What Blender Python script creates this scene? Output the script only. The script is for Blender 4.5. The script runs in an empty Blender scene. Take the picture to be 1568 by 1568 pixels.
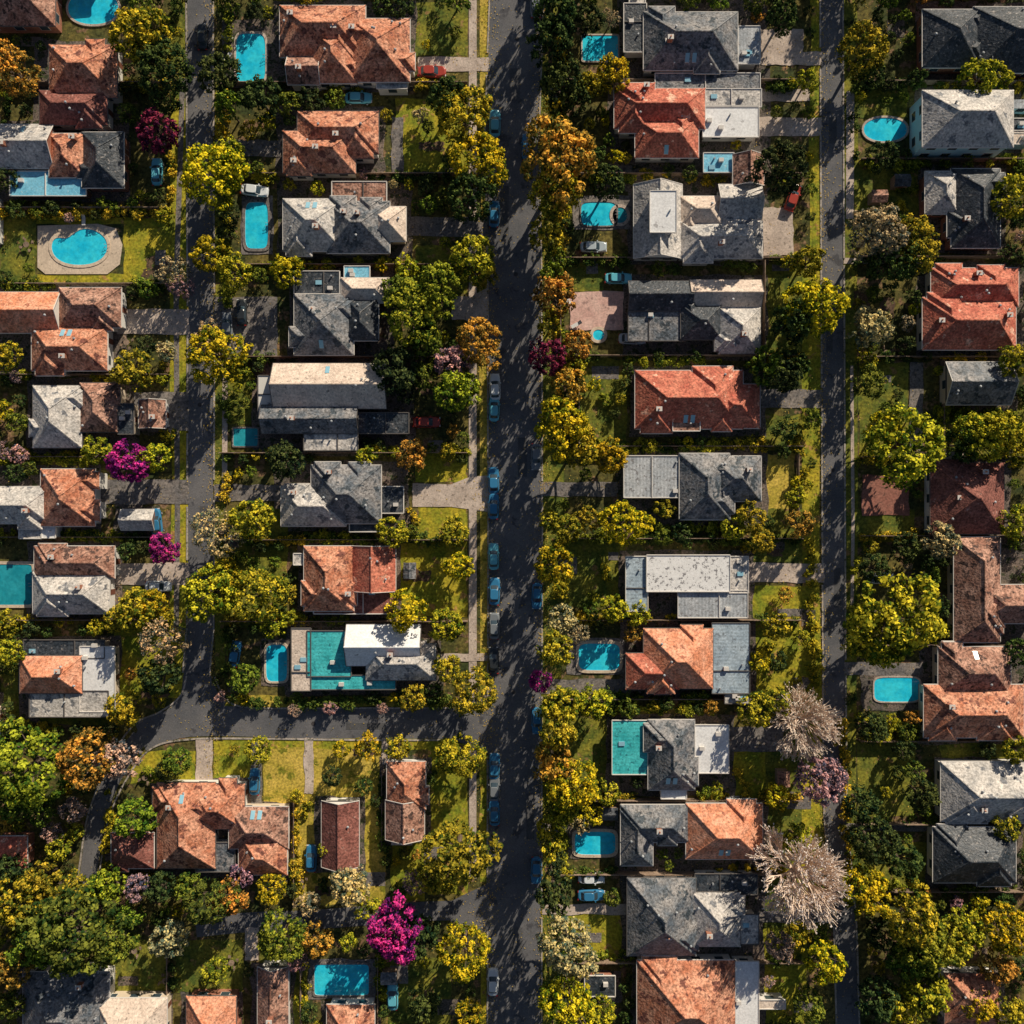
import bpy, math, random
import numpy as np
random.seed(7); rng=np.random.default_rng(7)
S=0.11; CH=150.0
def P(px,py,z=0.0):
    k=S*(CH-z)/CH
    return ((px-784)*k,(784-py)*k)
scene=bpy.context.scene
COL=scene.collection
# ---------------- materials ----------------
MATS={}
def nmat(name,c1,c2,sc=0.5,fine=4.0,rough=0.85,c3=None,th=0.66,var=0.35,bump=0.0,stripe=None,metal=0.0,spec=0.3,c3sc=1.6):
    m=bpy.data.materials.new(name); m.use_nodes=True
    nt=m.node_tree; N=nt.nodes; L=nt.links
    b=N["Principled BSDF"]; b.inputs["Roughness"].default_value=rough; b.inputs["Metallic"].default_value=metal
    b.inputs["Specular IOR Level"].default_value=spec
    g=N.new("ShaderNodeNewGeometry")
    def noise(scale,det=5):
        n=N.new("ShaderNodeTexNoise"); n.inputs["Scale"].default_value=scale; n.inputs["Detail"].default_value=det
        n.inputs["Roughness"].default_value=0.65
        L.new(g.outputs["Position"],n.inputs["Vector"]); return n
    def ramp(src,a,bb,x=0.0,y=1.0):
        r=N.new("ShaderNodeMapRange"); r.inputs["From Min"].default_value=a; r.inputs["From Max"].default_value=bb
        r.inputs["To Min"].default_value=x; r.inputs["To Max"].default_value=y
        L.new(src,r.inputs["Value"]); return r.outputs["Result"]
    def mix(f,a,bb,mode='MIX'):
        x=N.new("ShaderNodeMix"); x.data_type='RGBA'; x.blend_type=mode
        for i,v in ((0,f),(6,a),(7,bb)):
            if isinstance(v,bpy.types.NodeSocket): L.new(v,x.inputs[i])
            elif i==0: x.inputs[0].default_value=v
            else: x.inputs[i].default_value=(*v,1)
        return x.outputs[2]
    if var<=0.12 and c3 is None and bump==0:
        n1=noise(sc,1); L.new(mix(n1.outputs["Fac"],c1,c2),b.inputs["Base Color"])
        MATS[name]=m; return m
    n1=noise(sc,4)
    col=mix(ramp(n1.outputs["Fac"],0.38,0.62),c1,c2)
    if c3 is not None:
        n3=noise(c3sc,3)
        col=mix(ramp(n3.outputs["Fac"],th,th+0.05),col,c3)
    n2=noise(fine,2)
    v=ramp(n2.outputs["Fac"],0.32,0.68,1-var,1+var)
    cmb=N.new("ShaderNodeCombineColor")
    for i in range(3): L.new(v,cmb.inputs[i])
    col=mix(1.0,col,cmb.outputs[0],'MULTIPLY')
    if stripe:
        w=N.new("ShaderNodeTexWave"); w.bands_direction=stripe[0]; w.inputs["Scale"].default_value=stripe[1]
        w.inputs["Distortion"].default_value=0.0
        L.new(g.outputs["Position"],w.inputs["Vector"])
        v2=ramp(w.outputs["Fac"],0.0,1.0,1-stripe[2],1+stripe[2]*0.3)
        c2_=N.new("ShaderNodeCombineColor")
        for i in range(3): L.new(v2,c2_.inputs[i])
        col=mix(1.0,col,c2_.outputs[0],'MULTIPLY')
    L.new(col,b.inputs["Base Color"])
    if bump>0:
        bm=N.new("ShaderNodeBump"); bm.inputs["Strength"].default_value=bump; bm.inputs["Distance"].default_value=0.15
        L.new(n2.outputs["Fac"],bm.inputs["Height"]); L.new(bm.outputs[0],b.inputs["Normal"])
    MATS[name]=m; return m
nmat("ground_soil_grass",(0.045,0.06,0.018),(0.17,0.135,0.035),0.16,1.7,0.95,c3=(0.24,0.145,0.08),th=0.57,var=0.6,c3sc=0.3)
nmat("lawn_a",(0.20,0.24,0.02),(0.48,0.38,0.03),0.25,2.2,0.95,c3=(0.46,0.27,0.08),th=0.6,var=0.45,c3sc=0.4)
nmat("lawn_b",(0.08,0.12,0.02),(0.26,0.24,0.03),0.3,2.2,0.95,c3=(0.30,0.19,0.07),th=0.61,var=0.45,c3sc=0.4)
nmat("lawn_c",(0.40,0.32,0.04),(0.64,0.46,0.09),0.3,2.5,0.95,c3=(0.2,0.2,0.02),th=0.56,var=0.42,c3sc=0.35)
nmat("asphalt",(0.115,0.118,0.13),(0.175,0.17,0.175),0.12,6.0,0.85,c3=(0.08,0.08,0.09),th=0.6,var=0.24,c3sc=0.25)
nmat("asphalt_patch",(0.085,0.085,0.09),(0.11,0.11,0.115),0.3,6.0,0.85,var=0.25)
nmat("concrete",(0.48,0.39,0.33),(0.64,0.53,0.45),0.3,4,0.85,c3=(0.28,0.23,0.19),th=0.6,var=0.22)
nmat("concrete_dark",(0.16,0.15,0.15),(0.27,0.235,0.21),0.35,3,0.9,c3=(0.10,0.095,0.09),th=0.57,var=0.38)
nmat("paving",(0.10,0.09,0.08),(0.22,0.165,0.135),0.4,3.5,0.9,c3=(0.05,0.06,0.03),th=0.54,var=0.6,c3sc=0.8)
nmat("mulch",(0.09,0.055,0.04),(0.18,0.115,0.07),0.6,3.5,0.95,c3=(0.10,0.12,0.03),th=0.55,var=0.5,c3sc=0.8)
nmat("paving_pink",(0.62,0.38,0.33),(0.74,0.50,0.43),0.4,3,0.85,c3=(0.42,0.27,0.24),th=0.6,var=0.2,c3sc=.6)
nmat("paving_red",(0.30,0.12,0.09),(0.36,0.16,0.12),0.4,3,0.85,c3=(.18,.09,.07),th=.58,var=0.3)
nmat("paving_cream",(0.62,0.50,0.38),(0.74,0.60,0.46),0.4,3,0.85,c3=(.42,.34,.26),th=.6,var=0.15)
nmat("kerb",(0.36,0.32,0.28),(0.50,0.44,0.39),0.5,3,0.85,var=0.3,c3=(.12,.12,.08),th=.56)
nmat("terra",(0.46,0.165,0.09),(0.68,0.34,0.22),0.5,2.6,0.8,c3=(0.20,0.075,0.055),th=0.56,var=0.55,bump=0.7,c3sc=0.7)
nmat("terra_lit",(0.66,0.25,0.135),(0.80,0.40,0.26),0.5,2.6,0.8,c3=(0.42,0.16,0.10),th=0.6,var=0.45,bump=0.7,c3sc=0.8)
nmat("terra_red",(0.44,0.115,0.075),(0.60,0.21,0.135),0.5,2.6,0.8,c3=(0.76,0.42,0.30),th=0.6,var=0.5,bump=0.7,c3sc=0.6)
nmat("brown",(0.28,0.135,0.095),(0.50,0.29,0.215),0.5,2.6,0.85,c3=(0.10,0.06,0.05),th=0.55,var=0.6,bump=0.7,c3sc=0.8)
nmat("redbrown",(0.20,0.075,0.06),(0.30,0.12,0.095),0.5,2.6,0.85,c3=(0.46,0.29,0.25),th=0.64,var=0.55,bump=0.7,c3sc=1.0)
nmat("slate",(0.10,0.12,0.145),(0.28,0.265,0.26),0.4,2.6,0.55,c3=(0.05,0.065,0.08),th=0.56,var=0.55,bump=0.7,c3sc=0.6)
nmat("slate_lt",(0.44,0.42,0.40),(0.66,0.61,0.56),0.4,2.6,0.7,c3=(0.20,0.205,0.22),th=0.58,var=0.4,bump=0.6,c3sc=0.6)
nmat("dark",(0.03,0.04,0.052),(0.08,0.088,0.10),0.4,2.6,0.45,c3=(0.26,0.24,0.23),th=0.61,var=0.55,bump=0.6)
nmat("beige",(0.64,0.51,0.42),(0.80,0.67,0.56),0.4,2.6,0.75,c3=(0.36,0.29,0.24),th=0.6,var=0.25,bump=0.4)
nmat("white",(0.80,0.80,0.80),(0.88,0.88,0.88),0.4,3.0,0.6,c3=(0.48,0.47,0.47),th=0.64,var=0.14,c3sc=0.7)
nmat("white_peel",(0.84,0.83,0.82),(0.88,0.87,0.86),0.6,4.0,0.6,c3=(0.25,0.24,0.25),th=0.56,var=0.12,c3sc=2.0)
nmat("metal",(0.36,0.39,0.42),(0.52,0.54,0.56),0.3,3.0,0.5,c3=(0.24,0.235,0.24),th=0.58,var=0.26,stripe=('X',0.55,0.15))
nmat("metal_y",(0.33,0.42,0.50),(0.46,0.55,0.62),0.3,3.0,0.5,c3=(0.24,0.28,0.32),th=0.58,var=0.26,stripe=('Y',0.55,0.12))
nmat("teal",(0.04,0.42,0.45),(0.09,0.60,0.62),0.3,3.0,0.5,c3=(0.03,0.24,0.28),th=0.6,var=0.25,stripe=('Y',0.5,0.12))
nmat("blueroof",(0.16,0.50,0.70),(0.26,0.62,0.80),0.3,3.0,0.5,c3=(0.40,0.65,0.75),th=0.6,var=0.2)
nmat("wall_white",(0.68,0.66,0.62),(0.76,0.74,0.70),0.5,4,0.85,var=0.08)
nmat("wall_cream",(0.58,0.48,0.36),(0.65,0.55,0.43),0.5,4,0.85,var=0.1)
nmat("wall_brick",(0.30,0.12,0.08),(0.38,0.17,0.11),0.8,6,0.9,var=0.3)
nmat("wall_blue",(0.46,0.74,0.82),(0.54,0.82,0.90),0.5,4,0.8,var=0.08)
nmat("trim_light",(0.62,0.58,0.54),(0.76,0.72,0.67),0.5,4,0.6,var=0.1)
nmat("trim_dark",(0.10,0.09,0.09),(0.15,0.14,0.13),0.5,4,0.6,var=0.1)
nmat("glass",(0.03,0.05,0.07),(0.05,0.08,0.10),0.5,4,0.12,var=0.1,spec=0.6)
nmat("skylight",(0.22,0.46,0.60),(0.34,0.60,0.72),0.5,4,0.15,var=0.1,spec=0.6)
nmat("door_paint",(0.16,0.06,0.04),(0.20,0.08,0.05),0.5,4,0.6,var=0.1)
nmat("fence_wood",(0.20,0.14,0.10),(0.32,0.23,0.17),0.4,3,0.9,var=0.3)
nmat("bark",(0.10,0.07,0.05),(0.17,0.13,0.10),1.5,8,0.95,var=0.1)
nmat("bark_pale",(0.76,0.60,0.48),(0.84,0.68,0.56),1.5,8,0.95,var=0.1)
nmat("rubber",(0.02,0.02,0.02),(0.03,0.03,0.03),1,8,0.9,var=0.1)
nmat("lamp_red",(0.4,0.02,0.02),(0.45,0.03,0.02),1,8,0.3,var=0.05)
nmat("furniture_white",(0.7,0.7,0.68),(0.78,0.77,0.75),1,8,0.5,var=0.05)
nmat("leaf_litter",(0.50,0.30,0.05),(0.72,0.52,0.10),1.5,8,0.9,var=0.1)
nmat("manhole_iron",(0.05,0.045,0.045),(0.08,0.07,0.07),3,20,0.6,var=0.1)
CARC={"white":(0.76,0.80,0.82),"teal":(0.14,0.50,0.62),"blue":(0.04,0.20,0.38),"red":(0.42,0.06,0.04),"grey":(0.2,0.22,0.24),"black":(0.03,0.035,0.04),"silver":(0.45,0.52,0.56)}
for k,c in CARC.items(): nmat("paint_"+k,c,tuple(x*1.06 for x in c),0.5,3,0.22,var=0.04,spec=0.6)
def water(name,c1,c2):
    return nmat(name,c1,c2,0.35,1.6,0.05,var=0.13,bump=0.10,spec=0.4)
water("pool_water",(0.015,0.58,0.86),(0.05,0.74,0.92))
water("pool_water_dark",(0.015,0.28,0.36),(0.03,0.36,0.44))
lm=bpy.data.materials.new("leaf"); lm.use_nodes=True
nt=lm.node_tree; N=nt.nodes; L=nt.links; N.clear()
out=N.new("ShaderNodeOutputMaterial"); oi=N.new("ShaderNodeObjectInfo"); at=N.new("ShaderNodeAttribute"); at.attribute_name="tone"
dk=N.new("ShaderNodeMix"); dk.data_type='RGBA'; dk.blend_type='MULTIPLY'; dk.inputs[0].default_value=1; dk.inputs[7].default_value=(0.075,0.17,0.32,1)  # dark leaf colour: greener inner leaves plus painted crown shade
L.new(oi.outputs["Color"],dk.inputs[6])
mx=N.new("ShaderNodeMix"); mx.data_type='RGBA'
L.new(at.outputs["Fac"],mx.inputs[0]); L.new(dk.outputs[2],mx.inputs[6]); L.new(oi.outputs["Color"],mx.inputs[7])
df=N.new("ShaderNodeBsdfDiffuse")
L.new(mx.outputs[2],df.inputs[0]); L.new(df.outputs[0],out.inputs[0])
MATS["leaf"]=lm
# ---------------- mesh builder ----------------
class MB:
    def __init__(s): s.v=[];s.f=[];s.m=[];s.mats=[]
    def mi(s,m):
        if m not in s.mats: s.mats.append(m)
        return s.mats.index(m)
    def poly(s,pts,m):
        n=len(s.v); s.v+= [tuple(p) for p in pts]; s.f.append(tuple(range(n,n+len(pts)))); s.m.append(s.mi(m))
    def box(s,x0,y0,z0,x1,y1,z1,m,top=None,bottom=True):
        n=len(s.v); s.v+=[(x0,y0,z0),(x1,y0,z0),(x1,y1,z0),(x0,y1,z0),(x0,y0,z1),(x1,y0,z1),(x1,y1,z1),(x0,y1,z1)]
        a=s.mi(m); t=s.mi(top or m)
        F=[((0,1,5,4),a),((1,2,6,5),a),((2,3,7,6),a),((3,0,4,7),a),((4,5,6,7),t)]
        if bottom: F.append(((3,2,1,0),a))
        for f,k in F: s.f.append(tuple(n+i for i in f)); s.m.append(k)
    def beam(s,p,q,w,h,m):
        dx,dy=q[0]-p[0],q[1]-p[1]; l=math.hypot(dx,dy) or 1; nx,ny=-dy/l*w/2,dx/l*w/2
        a=[]
        for c in (p,q):
            a+=[(c[0]+nx,c[1]+ny,c[2]),(c[0]-nx,c[1]-ny,c[2]),(c[0]-nx*.6,c[1]-ny*.6,c[2]+h),(c[0]+nx*.6,c[1]+ny*.6,c[2]+h)]
        n=len(s.v); s.v+=a; k=s.mi(m)
        for f in ((0,1,2,3),(7,6,5,4),(0,4,5,1),(1,5,6,2),(2,6,7,3),(3,7,4,0)): s.f.append(tuple(n+i for i in f)); s.m.append(k)
    def cyl(s,x,y,z0,z1,r0,r1,m,n=10,axis='z'):
        b=len(s.v); k=s.mi(m)
        for z,r in ((z0,r0),(z1,r1)):
            for i in range(n):
                a=2*math.pi*i/n
                if axis=='z': s.v.append((x+r*math.cos(a),y+r*math.sin(a),z))
                else: s.v.append((x+r*math.cos(a),z,y+r*math.sin(a)))
        for i in range(n): s.f.append((b+i,b+(i+1)%n,b+n+(i+1)%n,b+n+i)); s.m.append(k)
        s.f.append(tuple(b+n+i for i in range(n))); s.m.append(k)
        s.f.append(tuple(b+n-1-i for i in range(n))); s.m.append(k)
    def mesh(s,name):
        me=bpy.data.meshes.new(name); me.from_pydata(s.v,[],s.f)
        for m in s.mats: me.materials.append(MATS[m])
        me.polygons.foreach_set("material_index",s.m); me.update(); return me
    def obj(s,name,parent=None,loc=(0,0,0),rot=0):
        o=bpy.data.objects.new(name,s.mesh(name)); COL.objects.link(o); o.location=loc; o.rotation_euler=(0,0,rot)
        if parent: o.parent=parent
        return o
def empty(name,loc=(0,0,0)):
    e=bpy.data.objects.new(name,None); e.location=loc; e.empty_display_size=1; COL.objects.link(e); return e
# ---------------- occupancy ----------------
G=4; NG=1568//G+200; OFF=400
occ=np.zeros((NG+1,NG+1),dtype=bool); hocc=np.zeros_like(occ)
def mark(x0,y0,x1,y1,pad=0,arr=None):
    arr=occ if arr is None else arr
    a=lambda v:max(0,min(NG,int((v+OFF)/G)))
    arr[a(y0-pad):a(y1+pad)+1,a(x0-pad):a(x1+pad)+1]=True
def free(x,y,r,arr=None):
    arr=occ if arr is None else arr
    a=lambda v:max(0,min(NG,int((v+OFF)/G)))
    return not arr[a(y-r):a(y+r)+1,a(x-r):a(x+r)+1].any()
def freerect(x0,y0,x1,y1,arr):
    a=lambda v:max(0,min(NG,int((v+OFF)/G)))
    return not arr[a(y0):a(y1)+1,a(x0):a(x1)+1].any()
# ---------------- ground ----------------
g=MB(); g.poly([(-2500,-2500,0),(2500,-2500,0),(2500,2500,0),(-2500,2500,0)],"ground_soil_grass"); g.obj("ground")
zc=[0.008]
def rectsheet(name,x0,y0,x1,y1,m,z=None,rough=2.0):
    if z is None: zc[0]+=0.0006; z=zc[0]
    pts=[]
    n=6
    cs=[(x0,y1),(x1,y1),(x1,y0),(x0,y0)]
    for i in range(4):
        a=cs[i]; b=cs[(i+1)%4]
        for j in range(n):
            t=j/n; jx=random.uniform(-rough,rough)*(j>0); jy=random.uniform(-rough,rough)*(j>0)
            pts.append((*P(a[0]+(b[0]-a[0])*t+jx,a[1]+(b[1]-a[1])*t+jy),z))
    b_=MB(); b_.poly(pts,m); return b_.obj(name)
def polysheet(name,pts,m,z):
    b_=MB(); pts=[(*P(*p),z) for p in pts]
    ar=sum(pts[i][0]*pts[(i+1)%len(pts)][1]-pts[(i+1)%len(pts)][0]*pts[i][1] for i in range(len(pts)))
    if ar<0: pts=pts[::-1]
    b_.poly(pts,m); return b_.obj(name)
def smooth(pts,n=8):
    o=[]; q=[pts[0]]+pts+[pts[-1]]
    for i in range(1,len(q)-2):
        p0,p1,p2,p3=[np.array(q[k],float) for k in (i-1,i,i+1,i+2)]
        for j in range(n):
            t=j/n; o.append(0.5*((2*p1)+(-p0+p2)*t+(2*p0-5*p1+4*p2-p3)*t*t+(-p0+3*p1-3*p2+p3)*t**3))
    o.append(np.array(pts[-1],float)); return o
def ribbon(name,pts,w,m,z,sm=True,h=None,side=0.0,skip=None,markit=True):
    c=smooth(pts) if sm else [np.array(p,float) for p in pts]
    b_=MB(); Lp=[];Rp=[]
    for i,p in enumerate(c):
        d=c[min(i+1,len(c)-1)]-c[max(i-1,0)]; d/=np.linalg.norm(d); n=np.array([-d[1],d[0]])
        Lp.append(p+n*(side+w/2)); Rp.append(p+n*(side-w/2))
    for i in range(len(c)-1):
        if skip and skip(*((Lp[i]+Lp[i+1]+Rp[i]+Rp[i+1])/4)): continue
        q=[(*P(*Lp[i]),z),(*P(*Lp[i+1]),z),(*P(*Rp[i+1]),z),(*P(*Rp[i]),z)]
        ar=sum(q[k][0]*q[(k+1)%4][1]-q[(k+1)%4][0]*q[k][1] for k in range(4))
        if ar<0:q=q[::-1]
        b_.poly(q,m)
        if h:
            lo=[(a,b,0) for a,b,_ in q]
            for k in range(4): b_.poly([lo[k],lo[(k+1)%4],q[(k+1)%4],q[k]],m)
    if markit:
        for i in range(len(c)-1):
            for t in np.linspace(0,1,max(2,int(np.linalg.norm(c[i+1]-c[i])/8))):
                p=c[i]*(1-t)+c[i+1]*t; mark(p[0]-w/2,p[1]-w/2,p[0]+w/2,p[1]+w/2,2)
    return b_.obj(name)
def sub(pts,n=40):
    o=[]
    for i in range(len(pts)-1):
        a,b=np.array(pts[i],float),np.array(pts[i+1],float); k=max(1,int(np.linalg.norm(b-a)/n))
        for j in range(k): o.append(tuple(a+(b-a)*j/k))
    o.append(pts[-1]); return o
MAIN=sub([(796,-1400),(792,-200),(791,0),(784,200),(788,420),(789,800),(788,1200),(788,1568),(788,3000)],30)
LEFT=sub([(306,-1400),(306,0),(308,500),(307,960),(300,1040)],30)
RIGHT=sub([(1273,-1400),(1273,0),(1275,500),(1277,1000),(1279,1250),(1294,1420),(1298,1568),(1298,3000)],30)
CROSS=[(765,1108),(600,1108),(450,1107),(340,1104),(270,1108),(215,1128),(178,1180),(150,1250),(138,1320),(128,1400),(100,1470)]
LOW=[(775,1392),(640,1396),(480,1408),(380,1412),(300,1420)]
ribbon("road",MAIN,80,"asphalt",0.060,False)
ribbon("road",LEFT,38,"asphalt",0.056,False)
ribbon("road",RIGHT,32,"asphalt",0.060,False)
ribbon("road",sub([(300,1035),(296,1070),(280,1100)],10),38,"asphalt",0.052)
ribbon("road",CROSS[:6],46,"asphalt",0.048)
ribbon("road",CROSS[5:],26,"asphalt",0.044)
ribbon("road",LOW,30,"asphalt",0.048)
polysheet("road_corner",[(752,1060),(752,1156),(690,1131),(690,1086)],"asphalt",0.040)
polysheet("road_corner",[(752,1350),(752,1430),(690,1411),(690,1380)],"asphalt",0.040)
polysheet("road_corner",[(325,1035),(335,1065),(365,1086),(365,1100),(280,1112),(280,1035)],"asphalt",0.036)
polysheet("road_corner",[(288,1035),(280,1065),(250,1092),(215,1110),(205,1130),(300,1125)],"asphalt",0.032)
for (x,y,w,h) in [(770,330,18,90),(800,700,14,60),(775,960,20,50),(812,1250,12,70),(300,300,14,60),(312,800,12,50),(1270,500,10,80),(1282,900,10,60),(1275,200,12,40),(560,1112,60,10),(790,1450,20,60),(788,130,16,50)]:
    b_=MB(); p=P(x-w/2,y+h/2); q=P(x+w/2,y-h/2); b_.poly([(p[0],p[1],.068),(q[0],p[1],.068),(q[0],q[1],.068),(p[0],q[1],.068)],"asphalt_patch"); b_.obj("road_patch")
for (x,y) in [(790,420),(786,1060),(306,620),(1275,720),(480,1108),(792,60)]:
    b_=MB(); p=P(x,y); b_.cyl(p[0],p[1],.05,.075,.38,.36,"manhole_iron",14); b_.obj("manhole_cover")
DRIVE=[(640,88,748,110,"concrete"),(632,742,748,772,"concrete"),(1165,597,1258,625,"concrete_dark"),(1145,862,1262,892,"concrete"),(1160,180,1258,208,"concrete"),
(1162,137,1240,155,"concrete"),(180,474,290,512,"concrete"),(150,735,290,772,"concrete_dark"),(1115,1112,1200,1150,"concrete_dark"),(1292,1014,1412,1034,"concrete_dark"),
(692,455,748,490,"concrete"),(618,333,748,362,"concrete_dark"),(328,742,430,768,"concrete_dark"),(175,862,290,896,"concrete"),(328,455,425,545,"concrete_dark"),(830,1384,962,1400,"concrete"),
(828,738,945,760,"concrete_dark"),(466,1130,480,1215,"concrete"),(1165,45,1230,100,"concrete"),(1200,80,1258,100,"concrete"),(300,1132,326,1195,"concrete"),(205,600,290,660,"concrete_dark"),
(1168,318,1215,392,"concrete"),(375,1420,396,1470,"concrete"),(330,215,430,240,"concrete_dark"),(600,180,618,265,"concrete_dark"),(828,1260,870,1275,"concrete_dark"),
(1140,1250,1170,1300,"concrete_dark"),(1292,395,1415,404,"concrete"),(1393,555,1413,690,"concrete_dark"),(385,1130,402,1240,"concrete_dark"),(640,1000,748,1012,"concrete"),(828,1040,960,1062,"concrete_dark"),
(585,1130,600,1170,"concrete"),(1292,1260,1430,1272,"concrete_dark"),(1160,1395,1285,1412,"concrete_dark"),(340,30,425,130,"paving")]
zd=0.09
for d in DRIVE:
    zd+=0.0011
    x0,y0,x1,y1,m=d
    rectsheet("driveway",x0,y0,x1,y1,m,z=zd,rough=1.5); mark(x0,y0,x1,y1,0)
polysheet("driveway",[(632,740),(690,742),(720,730),(748,728),(748,784),(720,780),(690,776),(632,776)],"concrete",0.087)
polysheet("driveway",[(700,465),(748,440),(748,505),(700,485)],"concrete",0.085)
ribbon("footpath",sub([(724,-300),(724,0),(724,300),(724,600),(724,1000),(724,1068)],25),12,"concrete",0.075,False)
ribbon("footpath",sub([(724,1148),(724,1280),(724,1345)],25),11,"concrete",0.075,False)
ribbon("footpath",sub([(1302,140),(1301,335)],25),12,"concrete",0.075,False)
ribbon("footpath",sub([(1304,560),(1306,800),(1304,980)],25),5,"concrete",0.075,False)
ribbon("footpath",sub([(280,120),(270,440),(272,800),(270,960)],25),8,"concrete_dark",0.075,False)
ribbon("footpath",sub([(345,560),(344,760)],25),8,"concrete",0.075,False)
def gaps(side_x,tol=12):
    out=[]
    for x0,y0,x1,y1,m in DRIVE:
        if x0-tol<side_x<x1+tol and x1-x0>40: out.append((y0-2,y1+2))
    return out
def kerb(pts,off,gp):
    sk=lambda x,y:any(a<y<b for a,b in gp)
    ribbon("kerb",sub(pts,8),2.4,"kerb",0.15,False,h=True,side=off,skip=sk,markit=False)
kerb([p for p in MAIN if -400<p[1]<2000],41.5,gaps(748)+[(1062,1155),(1352,1430)])
kerb([p for p in MAIN if -400<p[1]<2000],-41.5,gaps(830))
kerb([p for p in LEFT if -400<p[1]],20.5,gaps(288)+[(1030,1300)])
kerb([p for p in LEFT if -400<p[1]],-20.5,gaps(328)+[(1030,1300)])
kerb([p for p in RIGHT if -400<p[1]<2000],17.5,gaps(1256))
kerb([p for p in RIGHT if -400<p[1]<2000],-17.5,gaps(1292))
ribbon("kerb",smooth([(690,1084),(500,1084),(380,1083),(345,1068),(328,1035)],10),2.4,"kerb",0.15,False,h=True,markit=False)
ribbon("kerb",smooth([(690,1133),(560,1133),(400,1131),(290,1132),(232,1146),(196,1190),(168,1250),(155,1320),(146,1400)],10),2.4,"kerb",0.15,False,h=True,markit=False)
ribbon("kerb",smooth([(286,1035),(276,1066),(245,1090),(205,1110),(168,1165),(136,1245),(123,1320),(112,1395)],10),2.4,"kerb",0.15,False,h=True,markit=False)
LAWN=[(605,150,715,270,'a'),(0,333,56,437,'b'),(190,333,262,437,'a'),(56,420,190,437,'a'),(56,333,190,343,'a'),(608,832,715,945,'a'),(1150,897,1250,1060,'a'),(1118,1150,1230,1225,'a'),(1165,695,1218,790,'c'),
(1168,400,1250,590,'b'),(885,550,960,690,'b'),(860,825,956,930,'b'),(1315,555,1392,700,'b'),(632,375,715,450,'b'),(640,776,715,832,'a'),(176,950,285,1070,'a'),(636,695,715,738,'a'),(327,1135,384,1235,'a'),
(404,1135,465,1230,'c'),(455,1135,590,1385,'c'),(655,1140,716,1370,'a'),(1312,1135,1400,1250,'b'),(1312,245,1412,330,'b'),(860,400,925,447,'b'),(170,1440,262,1568,'b'),(268,1440,372,1520,'b'),(590,1465,690,1568,'b'),
(1160,1420,1235,1568,'a'),(1300,1290,1430,1360,'b'),(1312,780,1400,830,'b'),(862,1100,935,1200,'b'),(1165,635,1255,690,'b'),(1150,780,1250,860,'b'),(636,5,715,86,'b'),(870,1400,960,1470,'a'),
(1170,1130,1262,1420,'b'),(400,1410,470,1568,'b'),(735,-100,750,1060,'c'),(735,1156,749,1350,'a'),(735,1430,750,1700,'a'),(1228,400,1257,1400,'a'),(1240,-100,1256,400,'a'),(1291,-50,1312,1600,'b'),(262,150,287,1030,'a'),(262,-50,287,150,'b'),
(340,1132,690,1146,'a'),(345,1066,690,1082,'c'),(830,-100,862,1600,'b'),(200,1150,300,1200,'a'),(330,130,345,1030,'b'),(0,950,30,1100,'b'),(60,1090,180,1110,'b'),(1312,130,1390,180,'b'),(1430,620,1568,700,'b'),(1440,1130,1568,1165,'b'),
(600,1290,650,1380,'a'),(350,560,385,650,'b'),(345,780,440,960,'b')]
for x0,y0,x1,y1,k in LAWN: rectsheet("lawn",x0,y0,x1,y1,"lawn_"+k,rough=2.5)
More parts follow.
